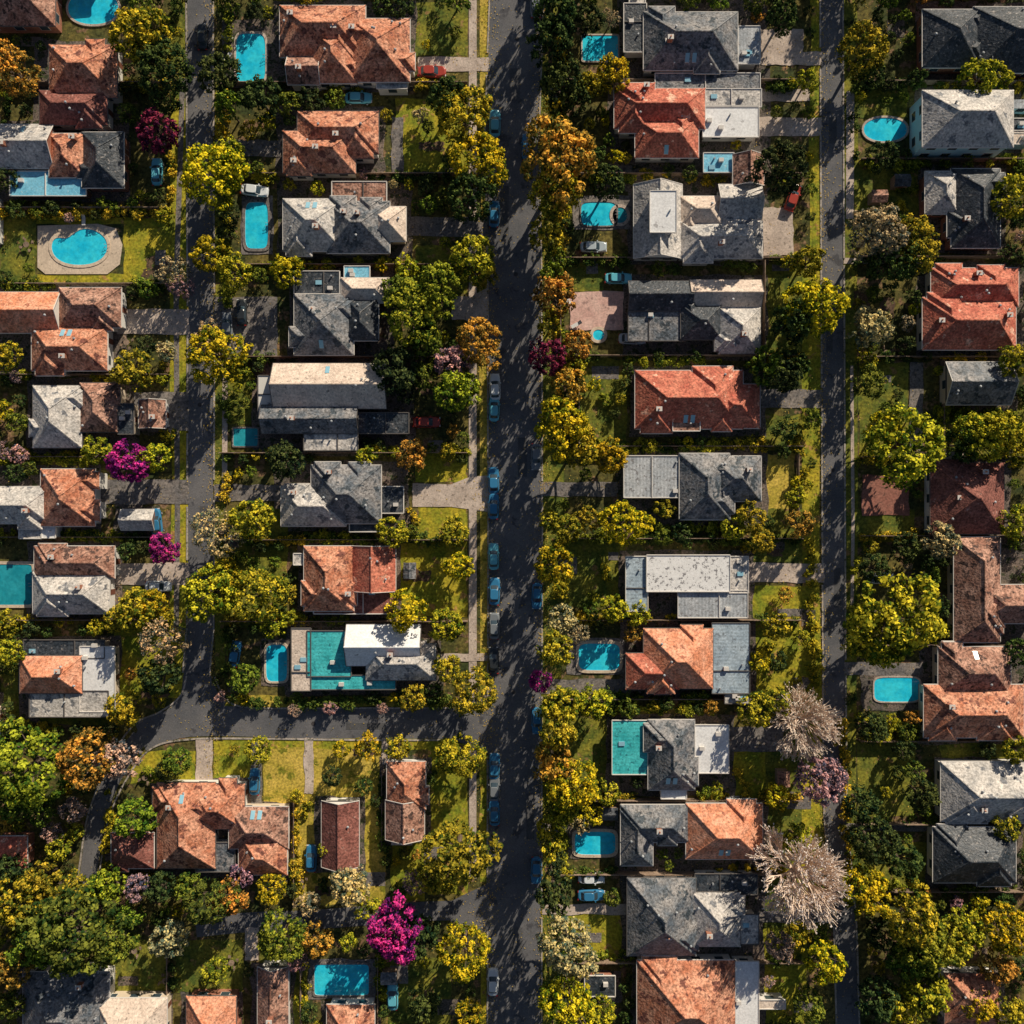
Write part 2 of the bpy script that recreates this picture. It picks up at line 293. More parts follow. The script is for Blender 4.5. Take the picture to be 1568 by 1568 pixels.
# ---------------- houses ----------------
TANP=math.tan(math.radians(33))
WALLM=["wall_white","wall_cream","wall_brick","wall_white"]
hz=[0]
def house(blocks,name="house",wall=None,detail=True,apron=True,seed=None):
    rr=random.Random(seed if seed is not None else int(blocks[0][1]*7+blocks[0][2]*13))
    blocks=list(blocks)
    xs0=min(b[1] for b in blocks);ys0=min(b[2] for b in blocks);xs1=max(b[3] for b in blocks);ys1=max(b[4] for b in blocks)
    cx,cy=P((xs0+xs1)/2,(ys0+ys1)/2,3)
    e=empty(name,(cx,cy,0)); wall=wall or rr.choice(WALLM)
    W=MB();Rf=MB();T=MB();Wi=MB();D=MB();F=MB()
    if detail and (xs1-xs0)>60:
        for b in list(blocks):
            w=b[3]-b[1]; h=b[4]-b[2]
            if b[0]=='H' and w>55 and h>44 and len(b)<8:
                hh=b[6] if len(b)>6 else 3.0
                for rep in range(2 if w*h>7000 else 1):
                    if rr.random()>.85: continue
                    if w>=h:
                        ww=rr.uniform(.28,.42)*w; xo=b[1]+rr.choice([.05,.53])*w
                        if rr.random()<.5: blocks.append(('H',xo,b[2]-rr.uniform(3,9),xo+ww,b[2]+h*.78,b[5],hh+.02+.1*rep))
                        else: blocks.append(('H',xo,b[4]-h*.78,xo+ww,b[4]+rr.uniform(3,9),b[5],hh+.02+.1*rep))
                    else:
                        ww=rr.uniform(.28,.42)*h; yo=b[2]+rr.choice([.05,.53])*h
                        if rr.random()<.5: blocks.append(('H',b[1]-rr.uniform(3,8),yo,b[1]+w*.78,yo+ww,b[5],hh+.02+.1*rep))
                        else: blocks.append(('H',b[3]-w*.78,yo,b[3]+rr.uniform(3,8),yo+ww,b[5],hh+.02+.1*rep))
        for _ in range(4):
            if rr.random()<.75:
                ww=rr.uniform(18,48);dd=rr.uniform(12,24); side=rr.choice('lrtb'); b=rr.choice(blocks[:3])
                if side=='l': r_=(b[1]-ww+4,rr.uniform(b[2],max(b[2]+1,b[4]-dd)));
                elif side=='r': r_=(b[3]-4,rr.uniform(b[2],max(b[2]+1,b[4]-dd)))
                elif side=='t': r_=(rr.uniform(b[1],max(b[1]+1,b[3]-ww)),b[2]-dd+4)
                else: r_=(rr.uniform(b[1],max(b[1]+1,b[3]-ww)),b[4]-4)
                nb=('F',r_[0],r_[1],r_[0]+ww,r_[1]+dd,rr.choice(['dark','metal','white','slate_lt','beige','slate','brown','blueroof','dark','slate_lt']),2.45)
                c_=((nb[1]+nb[3])/2,(nb[2]+nb[4])/2)
                rest=[q for q in blocks if q[1]<c_[0]<q[3] and q[2]<c_[1]<q[4]]
                if not rest and freerect(nb[1]+2,nb[2]+2,nb[3]-2,nb[4]-2,occ): blocks.append(nb)
    gut=rr.choice(["trim_light","trim_light","trim_dark"])
    for i,b in enumerate(blocks):
        kind,x0,y0,x1,y1,m=b[:6]; h=(b[6] if len(b)>6 and b[6] else (3.0 if kind!='F' else 2.75))+0.017*i
        ridge=b[7] if len(b)>7 else None
        ax,ay=P(x0,y1,h); bx,by=P(x1,y0,h); ax-=cx;bx-=cx;ay-=cy;by-=cy
        w=bx-ax; d=by-ay; ov=0.45 if min(w,d)>3 else 0.15
        wx0,wy0,wx1,wy1=ax+ov,ay+ov,bx-ov,by-ov
        zt=h-0.02
        W.box(wx0,wy0,0,wx1,wy1,zt,wall,bottom=False)
        for sd in range(4):
            ln=(wx1-wx0) if sd%2==0 else (wy1-wy0)
            nW=int(ln//3.2)
            for j in range(nW):
                c=(j+.5)/nW*ln; hw=.7
                for fl in ([1.0] if h<4.5 else [1.0,3.7]):
                    isdoor=(sd==1 and j==nW//2 and fl==1.0)
                    z0,z1=(0.05,2.1) if isdoor else (fl,fl+1.15)
                    if z1>h-.15: continue
                    if isdoor: hw=.45
                    tgt=D if isdoor else Wi; mm="door_paint" if isdoor else "glass"
                    for (pad,dep,m_,tb) in ((.08,.03,"trim_light",T),(0,.055,mm,tgt)):
                        a0,a1=c-hw-pad,c+hw+pad
                        if sd==0: tb.box(wx0+a0,wy0-dep,z0-pad*(not isdoor),wx0+a1,wy0-.002,z1+pad,m_)
                        elif sd==2: tb.box(wx0+a0,wy1+.002,z0-pad*(not isdoor),wx0+a1,wy1+dep,z1+pad,m_)
                        elif sd==1: tb.box(wx1+.002,wy0+a0,z0-pad*(not isdoor),wx1+dep,wy0+a1,z1+pad,m_)
                        else: tb.box(wx0-dep,wy0+a0,z0-pad*(not isdoor),wx0-.002,wy0+a1,z1+pad,m_)
                    hw=.7
        fz=h-0.16
        def gutter(pts):
            for a_,b2 in zip(pts,pts[1:]+pts[:1]): T.beam((a_[0],a_[1],h-.1),(b2[0],b2[1],h-.1),.16,.13,gut)
        if kind=='F':
            Rf.box(ax,ay,fz,bx,by,h,m)
            if min(w,d)>1.5:
                for a_,b2 in (((ax,ay),(bx,ay)),((bx,ay),(bx,by)),((bx,by),(ax,by)),((ax,by),(ax,ay))):
                    T.beam((a_[0],a_[1],h-.04),(b2[0],b2[1],h-.04),.2,.16,gut if m!="white" else "trim_light")
                if detail and w>2 and d>2 and m!="white_peel":
                    for _ in range(rr.randint(1,3)):
                        ux=rr.uniform(ax+.8,bx-.8); uy=rr.uniform(ay+.8,by-.8)
                        q=rr.random()
                        if q<.4: F.box(ux-.4,uy-.3,h,ux+.4,uy+.3,h+.55,"trim_light")
                        elif q<.7: F.cyl(ux,uy,h,h+.5,.15,.15,"metal",8)
                        else: F.box(ux-.5,uy-.35,h,ux+.5,uy+.35,h+.18,"skylight")
                    if max(w,d)>7 and m not in("teal","white"):
                        if w>d: ux=rr.uniform(ax+w*.3,bx-w*.3); T.beam((ux,ay+.1,h-.02),(ux,by-.1,h-.02),.18,.2,rr.choice([gut,'trim_dark']))
                        else: uy=rr.uniform(ay+d*.3,by-d*.3); T.beam((ax+.1,uy,h-.02),(bx-.1,uy,h-.02),.18,.2,rr.choice([gut,'trim_dark']))
            continue
        T.box(ax+.02,ay+.02,fz,bx-.02,by-.02,fz+.05,"trim_dark")
        if kind=='G':
            axd=ridge or ('x' if w>=d else 'y')
            if axd=='x':
                rise=TANP*d/2; my=(ay+by)/2
                Rf.poly([(ax,ay,h),(bx,ay,h),(bx,my,h+rise),(ax,my,h+rise)],m); Rf.poly([(bx,by,h),(ax,by,h),(ax,my,h+rise),(bx,my,h+rise)],m)
                W.poly([(ax+.2,by,h),(ax+.2,ay,h),(ax+.2,my,h+rise-.02)],wall); W.poly([(bx-.2,ay,h),(bx-.2,by,h),(bx-.2,my,h+rise-.02)],wall)
                T.beam((ax,my,h+rise-.03),(bx,my,h+rise-.03),.24,.1,m)
                for xx in (ax,bx):
                    T.beam((xx,ay,h-.05),(xx,my,h+rise-.05),.14,.12,gut); T.beam((xx,by,h-.05),(xx,my,h+rise-.05),.14,.12,gut)
                T.beam((ax,ay,h-.1),(bx,ay,h-.1),.16,.12,gut); T.beam((ax,by,h-.1),(bx,by,h-.1),.16,.12,gut)
            else:
                rise=TANP*w/2; mx_=(ax+bx)/2
                Rf.poly([(bx,ay,h),(bx,by,h),(mx_,by,h+rise),(mx_,ay,h+rise)],m); Rf.poly([(ax,by,h),(ax,ay,h),(mx_,ay,h+rise),(mx_,by,h+rise)],m)
                W.poly([(ax,ay+.2,h),(bx,ay+.2,h),(mx_,ay+.2,h+rise-.02)],wall); W.poly([(bx,by-.2,h),(ax,by-.2,h),(mx_,by-.2,h+rise-.02)],wall)
                T.beam((mx_,ay,h+rise-.03),(mx_,by,h+rise-.03),.24,.1,m)
                for yy in (ay,by):
                    T.beam((ax,yy,h-.05),(mx_,yy,h+rise-.05),.14,.12,gut); T.beam((bx,yy,h-.05),(mx_,yy,h+rise-.05),.14,.12,gut)
                T.beam((ax,ay,h-.1),(ax,by,h-.1),.16,.12,gut); T.beam((bx,ay,h-.1),(bx,by,h-.1),.16,.12,gut)
            hf=lambda x,y:h+TANP*(min(y-ay,by-y) if axd=='x' else min(x-ax,bx-x))
        else:
            mn=min(w,d)/2; rise=TANP*mn
            if w>=d: r0=(ax+mn,(ay+by)/2,h+rise); r1=(bx-mn,(ay+by)/2,h+rise)
            else: r0=((ax+bx)/2,ay+mn,h+rise); r1=((ax+bx)/2,by-mn,h+rise)
            A,B_,C,Dd=(ax,ay,h),(bx,ay,h),(bx,by,h),(ax,by,h)
            if w>=d:
                Rf.poly([A,B_,r1,r0],m);Rf.poly([B_,C,r1],m);Rf.poly([C,Dd,r0,r1],m);Rf.poly([Dd,A,r0],m)
                hips=[(A,r0),(Dd,r0),(B_,r1),(C,r1)]
            else:
                Rf.poly([A,B_,r0],m);Rf.poly([B_,C,r1,r0],m);Rf.poly([C,Dd,r1],m);Rf.poly([Dd,A,r0,r1],m)
                hips=[(A,r0),(B_,r0),(C,r1),(Dd,r1)]
            for p,q in hips+[(r0,r1)]:
                if math.dist(p,q)>.3: T.beam((p[0],p[1],p[2]-.02),(q[0],q[1],q[2]-.02),.26,.1,m)
            gutter([A,B_,C,Dd])
            hf=lambda x,y:h+TANP*min(x-ax,bx-x,y-ay,by-y)
        if detail and w>4 and d>4:
            if rr.random()<.35:
                ux=rr.uniform(ax+1.2,bx-1.2);uy=rr.uniform(ay+1.2,by-1.2); zz=hf(ux,uy)
                F.box(ux-.4,uy-.3,zz-.6,ux+.4,uy+.3,zz+1.1,"wall_brick"); F.box(ux-.48,uy-.38,zz+1.1,ux+.48,uy+.38,zz+1.22,"trim_light"); F.cyl(ux,uy,zz+1.22,zz+1.55,.14,.12,"terra",8)
            for _ in range(rr.randint(1,3)):
                ux=rr.uniform(ax+.8,bx-.8);uy=rr.uniform(ay+.8,by-.8); zz=hf(ux,uy)
                F.cyl(ux,uy,zz-.2,zz+.35,.14,.14,"metal",8); F.cyl(ux,uy,zz+.35,zz+.45,.22,.1,"metal",8)
            if rr.random()<.2:
                up=rr.random()<.6
                yy=(by-d*.16) if up else (ay+d*.16)
                n=rr.randint(1,2)
                x=(ax+bx)/2-n*.55
                for j in range(n):
                    px0=x+j*1.15; px1=px0+.7; py0=yy-.6; py1=yy+.6
                    zs=[hf(px0,py0),hf(px1,py0),hf(px1,py1),hf(px0,py1)]
                    pts=[(px0,py0),(px1,py0),(px1,py1),(px0,py1)]
                    if abs(zs[0]-zs[1])<.01 and abs(zs[2]-zs[3])<.01:
                        top=[(p[0],p[1],z+.1) for p,z in zip(pts,zs)]; lo=[(p[0],p[1],z-.05) for p,z in zip(pts,zs)]
                        F.poly(top,"skylight")
                        for a2 in range(4): F.poly([lo[a2],lo[(a2+1)%4],top[(a2+1)%4],top[a2]],"trim_light")
    for b in blocks:
        mark(b[1],b[2],b[3],b[4],3); mark(b[1],b[2],b[3],b[4],2,hocc)
    for nm,b_ in (("walls",W),("roof",Rf),("trim",T),("windows",Wi),("door",D),("roof_fixtures",F)):
        if b_.f: b_.obj(nm,e)
    if apron: 
        rectsheet("paving",xs0-9,ys0-7,xs1+9,ys1+9,"paving",z=0.03+hz[0]*0.0004,rough=3); hz[0]+=1
    return e
HOUSES=[
([('H',-40,-30,85,40,'brown')],"tiled_roof_house"),
([('H',75,68,180,150,'terra'),('H',60,138,165,192,'redbrown')],"tiled_roof_house"),
([('G',0,190,82,258,'slate_lt'),('H',75,204,132,272,'terra'),('H',125,202,190,288,'dark'),('F',15,262,132,300,'blueroof',2.6)],"tiled_roof_house"),
([('G',-20,447,92,510,'terra_lit'),('H',90,440,186,502,'brown'),('H',48,500,165,568,'terra')],"tiled_roof_house"),
([('H',50,590,126,686,'slate_lt'),('H',122,586,180,662,'brown'),('F',180,618,205,665,'dark')],"slate_roof_house"),
([('G',212,612,254,656,'brown',2.6)],"garage"),
([('H',-30,745,78,802,'slate_lt'),('H',62,718,146,806,'terra')],"tiled_roof_house"),
([('G',185,780,236,812,'slate_lt',2.5)],"garage"),
([('H',52,836,176,886,'brown'),('H',50,876,168,940,'slate_lt'),],"slate_roof_house"),
([('F',36,980,160,1008,'dark'),('H',30,1004,126,1062,'terra_lit'),('F',122,990,176,1090,'white'),('F',45,1058,166,1098,'slate_lt')],"tiled_roof_house"),
([('H',428,8,560,88,'terra'),('H',475,45,548,128,'terra'),('H',535,28,628,126,'terra'),('G',440,85,490,130,'brown')],"tiled_roof_house"),
([('H',455,170,580,236,'terra'),('H',433,200,545,266,'terra')],"tiled_roof_house"),
([('F',508,278,592,322,'brown'),('H',433,304,528,385,'slate_lt'),('H',500,308,597,388,'slate'),('H',565,316,622,370,'beige')],"slate_roof_house"),
([('H',450,450,542,544,'slate'),('H',522,425,596,464,'beige'),('H',528,456,580,522,'dark'),('F',450,415,520,450,'dark')],"slate_roof_house"),
([('G',418,556,592,626,'beige'),('F',395,575,420,640,'wall_white'),('G',400,620,548,664,'slate'),('F',465,628,548,690,'slate_lt'),('F',548,632,626,664,'dark',2.5)],"slate_roof_house"),
([('H',430,744,530,806,'slate_lt'),('H',476,712,584,802,'slate'),('F',582,745,618,786,'dark')],"slate_roof_house"),
([('H',465,836,542,936,'terra'),('G',538,836,606,906,'terra_red'),('F',480,898,604,940,'redbrown')],"tiled_roof_house"),
([('F',446,962,476,1058,'beige'),('F',470,966,538,1036,'teal'),('G',530,956,645,1020,'white'),('H',560,985,668,1042,'slate_lt'),('F',472,1034,606,1056,'teal',2.5)],"flat_roof_house"),
([('H',240,1198,330,1330,'terra'),('H',290,1200,375,1270,'terra'),('F',300,1290,360,1335,'slate')],"tiled_roof_house"),
([('H',350,1235,442,1300,'brown'),('H',365,1275,440,1340,'terra')],"tiled_roof_house"),
([('G',492,1226,550,1328,'redbrown')],"tiled_roof_house"),
([('H',592,1166,652,1240,'terra'),('G',590,1225,650,1286,'brown')],"tiled_roof_house"),
([('H',170,1275,236,1330,'redbrown')],"tiled_roof_house"),
([('H',-30,1280,42,1330,'terra_red')],"tiled_roof_house"),
([('H',35,1488,168,1600,'slate'),],"slate_roof_house"),
([('H',145,1528,256,1600,'beige')],"tiled_roof_house"),
([('H',285,1525,362,1610,'terra_lit')],"tiled_roof_house"),
([('G',394,1480,442,1600,'brown')],"tiled_roof_house"),
([('H',500,1538,574,1610,'terra')],"tiled_roof_house"),
([('H',985,18,1130,108,'slate'),('F',955,5,990,80,'dark'),('F',1130,40,1164,98,'metal')],"slate_roof_house"),
([('H',940,135,1080,198,'terra_red'),('H',972,180,1070,242,'terra_red'),('F',1003,112,1164,138,'slate',2.6),('F',1076,136,1166,164,'slate_lt'),('F',1076,162,1162,210,'white'),('F',1077,234,1124,264,'blueroof',2.5),('G',1122,236,1170,284,'brown')],"tiled_roof_house"),
([('G',970,282,1045,396,'slate_lt',3.0),('F',995,292,1036,356,'white',5.9),('H',1040,300,1108,348,'beige'),('H',1040,338,1168,396,'slate_lt'),('G',1100,282,1166,336,'slate_lt')],"flat_roof_house"),
([('G',962,430,1060,476,'dark'),('G',1056,428,1166,472,'beige'),('F',962,474,1050,522,'slate'),('H',1042,466,1106,520,'dark'),('H',1100,470,1165,542,'slate_lt')],"slate_roof_house"),
([('H',972,567,1138,657,'terra_red'),('H',1085,588,1164,656,'terra_red'),('F',1030,626,1072,660,'brown',3.6)],"tiled_roof_house"),
([('F',955,698,1046,762,'metal'),('H',1040,694,1118,796,'slate'),('H',1085,698,1166,768,'slate')],"slate_roof_house"),
([('F',990,850,1118,906,'white_peel',3.2),('F',958,852,992,936,'metal_y'),('F',1038,904,1145,946,'metal'),('F',1116,852,1146,908,'slate_lt')],"flat_roof_house"),
([('H',985,962,1092,1055,'terra_lit'),('H',958,1000,1040,1056,'terra_red'),('F',1090,954,1148,1062,'metal_y')],"tiled_roof_house"),
([('F',937,1103,992,1186,'teal'),('H',992,1102,1064,1210,'slate'),('F',1064,1110,1116,1184,'white')],"flat_roof_house"),
([('H',950,1232,1056,1290,'slate'),('H',950,1240,1000,1326,'slate'),('H',1050,1230,1168,1316,'terra_lit')],"tiled_roof_house"),
([('H',960,1344,1066,1464,'slate'),('H',1060,1366,1134,1450,'slate_lt'),('F',1064,1338,1160,1370,'dark'),('F',1130,1400,1162,1446,'slate_lt')],"slate_roof_house"),
([('H',975,1470,1126,1600,'terra'),('F',1122,1472,1162,1600,'white')],"tiled_roof_house"),
([('F',895,1494,942,1526,'dark',2.4)],"carport"),
([('H',1412,14,1500,104,'dark'),('H',1490,10,1600,112,'dark')],"slate_roof_house"),
([('H',1416,262,1468,328,'slate_lt'),('H',1456,258,1532,380,'dark')],"slate_roof_house"),
([('H',1425,410,1560,470,'terra_red'),('H',1412,455,1556,536,'terra_red')],"tiled_roof_house"),
([('G',1448,554,1548,620,'slate')],"slate_roof_house"),
([('H',1424,708,1538,818,'redbrown')],"tiled_roof_house"),
([('H',1460,822,1532,984,'brown'),('H',1500,895,1600,955,'brown')],"tiled_roof_house"),
([('H',1436,990,1548,1064,'brown'),('H',1414,1048,1568,1130,'terra')],"tiled_roof_house"),
([('H',1440,1166,1600,1258,'slate_lt')],"slate_roof_house"),
([('H',1428,1266,1556,1352,'dark')],"slate_roof_house"),
([('H',1446,1490,1530,1568,'terra')],"tiled_roof_house"),
]
for bl,nm in HOUSES:
    for b in bl: mark(b[1],b[2],b[3],b[4],-3)
POOLS=[(105,-12,182,38,'oval'),(362,52,407,127,'round'),(376,310,411,381,'round'),(80,350,165,406,'kidney'),(408,987,440,1043,'round'),(892,55,946,94,'rect'),(890,310,944,346,'round'),
(886,985,949,1026,'round'),(880,1273,942,1308,'round'),(1322,181,1388,217,'oval'),(1338,1037,1408,1074,'round'),(482,1476,565,1523,'rect'),(-20,864,50,926,'rect'),(358,656,395,683,'rect'),(938,318,960,342,'oval'),(908,505,925,521,'oval')]
for p in POOLS: mark(*p[:4],10); mark(*p[:4],8,hocc)
for bl,nm in HOUSES: house(bl,nm)
house([('H',1412,138,1552,226,'slate_lt',5.6,'n')],"two_storey_house",wall="wall_blue")
def generic(x0,y0):
    rr=random.Random(int(x0*3+y0)); m=rr.choice(['terra','slate','brown','terra_red','slate_lt','dark'])
    w=rr.uniform(110,190); h=rr.uniform(60,95)
    house([('H',x0,y0,x0+w*.65,y0+h,m),('H',x0+w*.4,y0+rr.uniform(0,20),x0+w,y0+h+10,m)],"tiled_roof_house" if 'terr' in m or m=='brown' else "slate_roof_house",detail=False)
for y in (-125,-260,1620,1750): 
    for x in (20,440,970,1400): generic(x,y)
for y in range(-100,1600,130):
    for x in (-190,1630,): generic(x,y+random.uniform(-10,10))
# ---------------- pools ----------------
def pool(x0,y0,x1,y1,kind='round',m="pool_water",cop="paving_cream",pad=0.5,n=40):
    cx,cy=P((x0+x1)/2,(y0+y1)/2); hw=(x1-x0)/2*S; hh=(y1-y0)/2*S
    e=empty("swimming_pool",(cx,cy,0))
    ex={'round':5.0,'oval':2.2,'kidney':2.2,'rect':14.0}[kind]
    def outl(pad):
        o=[]
        for i in range(n):
            t=2*math.pi*i/n; c,s=math.cos(t),math.sin(t)
            x=(hw+pad)*abs(c)**(2/ex)*(1 if c>0 else -1); y=(hh+pad)*abs(s)**(2/ex)*(1 if s>0 else -1)
            if kind=='kidney' and y>0: y-=0.45*hh*math.exp(-((x/hw+.45)/.35)**2)
            o.append((x,y))
        return o
    a=outl(0);b=outl(pad)
    w=MB(); w.poly([(x,y,.14) for x,y in a],m); w.obj("water",e)
    c=MB()
    for i in range(n):
        j=(i+1)%n
        c.poly([(*b[i],.22),(*b[j],.22),(*a[j],.22),(*a[i],.22)],cop)
        c.poly([(*b[i],0),(*b[j],0),(*b[j],.22),(*b[i],.22)],cop)
        c.poly([(*a[i],.22),(*a[j],.22),(*a[j],.1),(*a[i],.1)],"trim_light")
    c.obj("coping",e)
    st=MB()
    for k in (-.25,.25): st.cyl(hw-.3,k,.2,.8,.03,.03,"metal",6)
    st.beam((hw-.3,-.25,.8),(hw+.5,-.25,.5),.05,.05,"metal"); st.beam((hw-.3,.25,.8),(hw+.5,.25,.5),.05,.05,"metal"); st.obj("ladder",e)
for p in POOLS: pool(*p,m="pool_water_dark" if p[0] in (-20,358,938) else "pool_water",cop=random.choice(["paving_cream","concrete","concrete_dark"]),pad=random.choice([.25,.35,.5]))
polysheet("pool_deck",[(58,346),(150,343),(178,350),(188,375),(184,405),(165,420),(70,420),(58,410)],"paving_cream",0.13)
rectsheet("pool_deck",872,447,955,505,"paving_pink",z=0.12); rectsheet("pool_deck",1320,727,1392,790,"paving_red",z=0.12); rectsheet("pool_deck",1318,1028,1412,1088,"paving",z=0.084)
rectsheet("pool_deck",868,978,955,1032,"concrete_dark",z=0.086); rectsheet("pool_deck",472,1468,575,1530,"concrete_dark",z=0.086);rectsheet("pool_deck",400,978,446,1050,"paving",z=0.084)
rectsheet("pool_deck",352,44,418,134,"paving",z=0.132);rectsheet("pool_deck",370,300,418,390,"concrete_dark",z=0.084);rectsheet("pool_deck",870,1265,948,1314,"paving",z=0.084);rectsheet("pool_deck",876,300,966,352,"concrete_dark",z=0.084)
for a in ((872,447,955,505),(1320,727,1392,790),(58,343,188,420)): mark(*a,0); mark(*a,0,hocc)
zb=0.05
for _ in range(260):
    x=random.uniform(0,1540);y=random.uniform(0,1560); w_=random.uniform(14,44);h_=random.uniform(10,30)
    if freerect(x,y,x+w_,y+h_,occ):
        zb+=0.0002; k=random.choice(["mulch","mulch","paving","concrete_dark","concrete_dark","mulch"]); rectsheet("garden_bed" if k=="mulch" else "patio",x,y,x+w_,y+h_,k,z=zb,rough=2.5 if k=="mulch" else .5)
# ---------------- cars ----------------
def carmesh(color):
    b=MB(); pm="paint_"+color
    def ring(x0,x1,w,z,ex=5,n=24,taper=0):
        o=[]
        for i in range(n):
            t=2*math.pi*(i+.5)/n;c,s=math.cos(t),math.sin(t)
            x=(x0+x1)/2+(x1-x0)/2*abs(c)**(2/ex)*(1 if c>0 else -1); y=w*abs(s)**(2/ex)*(1 if s>0 else -1)
            o.append((x,y*(1-taper*max(0,x/2.3)),z))
        return o
    rs=[ring(-2.15,2.15,.80,.22),ring(-2.25,2.28,.90,.42),ring(-2.28,2.3,.92,.62),ring(-2.22,2.22,.88,.84,4,taper=.06),ring(-2.05,2.0,.80,.93,4,taper=.08)]
    def skin(rs,m):
        k=b.mi(m); base=len(b.v); n=len(rs[0])
        for r in rs: b.v+=r
        for i in range(len(rs)-1):
            for j in range(n): b.f.append((base+i*n+j,base+i*n+(j+1)%n,base+(i+1)*n+(j+1)%n,base+(i+1)*n+j)); b.m.append(k)
        return base,n
    base,n=skin(rs,pm); b.f.append(tuple(base+4*n+j for j in range(n))); b.m.append(b.mi(pm)); b.f.append(tuple(base+n-1-j for j in range(n))); b.m.append(b.mi("rubber"))
    cab=[ring(-1.75,1.05,.78,.92,5),ring(-1.30,.40,.66,1.36,5)]; skin(cab,"glass")
    rf=[ring(-1.32,.42,.67,1.36,5),ring(-1.2,.30,.60,1.43,5)]; bb,n=skin(rf,pm); b.f.append(tuple(bb+n+j for j in range(n))); b.m.append(b.mi(pm))
    for x in (-1.75,1.02): 
        for sy in (-1,1): b.beam((x,sy*.72,.92),(-1.25 if x<0 else .36,sy*.62,1.36),.09,.05,pm)
    for x in (-1.4,1.4):
        for y in (-.86,.86): b.cyl(x,.33,y-.1,y+.1,.33,.33,"rubber",12,'y'); b.cyl(x,.33,y+(.1 if y>0 else -.12),y+(.12 if y>0 else -.1),.19,.19,"metal",10,'y')
    for sy in (-1,1):
        b.box(2.12,sy*.62-.17,.62,2.27,sy*.62+.17,.76,"furniture_white"); b.box(-2.29,sy*.66-.15,.66,-2.18,sy*.66+.15,.8,"lamp_red"); b.box(.55,sy*.95-.1,.92,.75,sy*.95+.1,1.06,pm)
    return b.mesh("car_"+color)
CM={k:carmesh(k) for k in CARC}
CARS=[(758,594,90,"white"),(757,626,90,"teal"),(758,192,90,"teal"),(807,228,90,"blue"),(756,736,90,"blue"),(756,775,90,"blue"),(756,852,90,"teal"),(757,958,90,"grey"),(822,912,-90,"blue"),(822,1102,-90,"blue"),
(757,1172,90,"blue"),(757,1242,90,"blue"),(755,1500,90,"white"),(550,153,0,"teal"),(392,294,-8,"white"),(908,380,0,"silver"),(662,113,0,"red"),(654,647,0,"red"),(245,897,0,"white"),(243,266,90,"teal"),
(967,520,0,"silver"),(350,500,90,"grey"),(372,480,90,"black"),(242,800,95,"blue"),(362,1000,80,"blue"),(905,1368,0,"blue"),(392,1195,90,"blue"),(602,1522,90,"teal"),(1212,305,70,"red"),(820,10,90,"grey"),(1345,885,0,"white"),
(946,428,0,"teal"),(478,1312,90,"blue"),(312,60,90,"black"),(757,1205,90,"grey"),(756,1010,90,"black"),(905,1342,0,"white"),(757,330,90,"blue"),(821,700,-90,"grey"),(821,1330,-90,"blue"),(757,905,90,"blue")]
for x,y,a,c in CARS:
    o=bpy.data.objects.new("parked_car",CM[c]); COL.objects.link(o); zz=.065
    for x0,y0,x1,y1,m in DRIVE:
        if x0<x<x1 and y0<y<y1: zz=.13
    sc_=random.uniform(.96,1.04); o.scale=(sc_,sc_,sc_)
    o.location=(*P(x,y),zz); o.rotation_euler=(0,0,math.radians(a+random.uniform(-2,2))); mark(x-20,y-20,x+20,y+20,0)
# ---------------- leaves ----------------
def leafquads(C,Nn,sz,r):
    n=len(C); Nn=Nn/np.linalg.norm(Nn,axis=1,keepdims=True)
    t=r.normal(size=(n,3)); t-=Nn*(t*Nn).sum(1,keepdims=True); t/=np.linalg.norm(t,axis=1,keepdims=True)+1e-9
    b=np.cross(Nn,t); s=sz[:,None]
    return np.stack([C+t*s,C+b*s*.62,C-t*s,C-b*s*.62],1).reshape(-1,3)
def cloud(lc,lr,lt,per,leaf,r,updir=.35):
    n=len(lc)
    d=r.normal(size=(n,per,3)); d/=np.linalg.norm(d,axis=2,keepdims=True); d[...,2]=np.where(d[...,2]<-.25,-d[...,2],d[...,2])
    rad=r.uniform(.45,1.0,size=(n,per,1))**.6
    C=lc[:,None,:]+d*rad*lr[:,None,None]
    Nn=d+r.normal(size=d.shape)*.42; Nn[...,2]+=updir
    tone=np.clip((lt[:,None]*.9+(rad[...,0]-.84)*1.8+.3*(d[...,2]-.4)+r.normal(size=(n,per))*.17),0,1)**1.25  # yellow leaf tips; sunlit tops and shaded gaps also painted into tone
    sz=leaf*r.uniform(.6,1.25,size=(n*per))
    return leafquads(C.reshape(-1,3),Nn.reshape(-1,3),sz,r),np.repeat(tone.reshape(-1),4)
def limb(V,F,p,q,r0,r1,n=5):
    p=np.array(p,float);q=np.array(q,float);d=q-p;d/=np.linalg.norm(d)+1e-9
    a=np.cross(d,[0.3,.9,.1]);a/=np.linalg.norm(a);b=np.cross(d,a);k=len(V)
    for c,rr in ((p,r0),(q,r1)):
        for i in range(n):
            t=2*math.pi*i/n; V.append(c+rr*(a*math.cos(t)+b*math.sin(t)))
    for i in range(n): F.append((k+i,k+(i+1)%n,k+n+(i+1)%n,k+n+i))
def finish(name,BV,BF,LV,LT,barkm="bark"):
    nb=len(BV); V=np.concatenate([np.array(BV).reshape(-1,3),LV]) if nb else LV
    nl=len(LV)//4
    F=list(BF)+[tuple(nb+4*i+j for j in range(4)) for i in range(nl)]
    me=bpy.data.meshes.new(name); me.from_pydata(V.tolist(),[],F)
    me.materials.append(MATS[barkm]); me.materials.append(MATS["leaf"])
    mi=np.ones(len(F),dtype=np.int32); mi[:len(BF)]=0; me.polygons.foreach_set("material_index",mi)
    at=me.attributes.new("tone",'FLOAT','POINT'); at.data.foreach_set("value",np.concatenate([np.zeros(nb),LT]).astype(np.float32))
    me.update(); return me
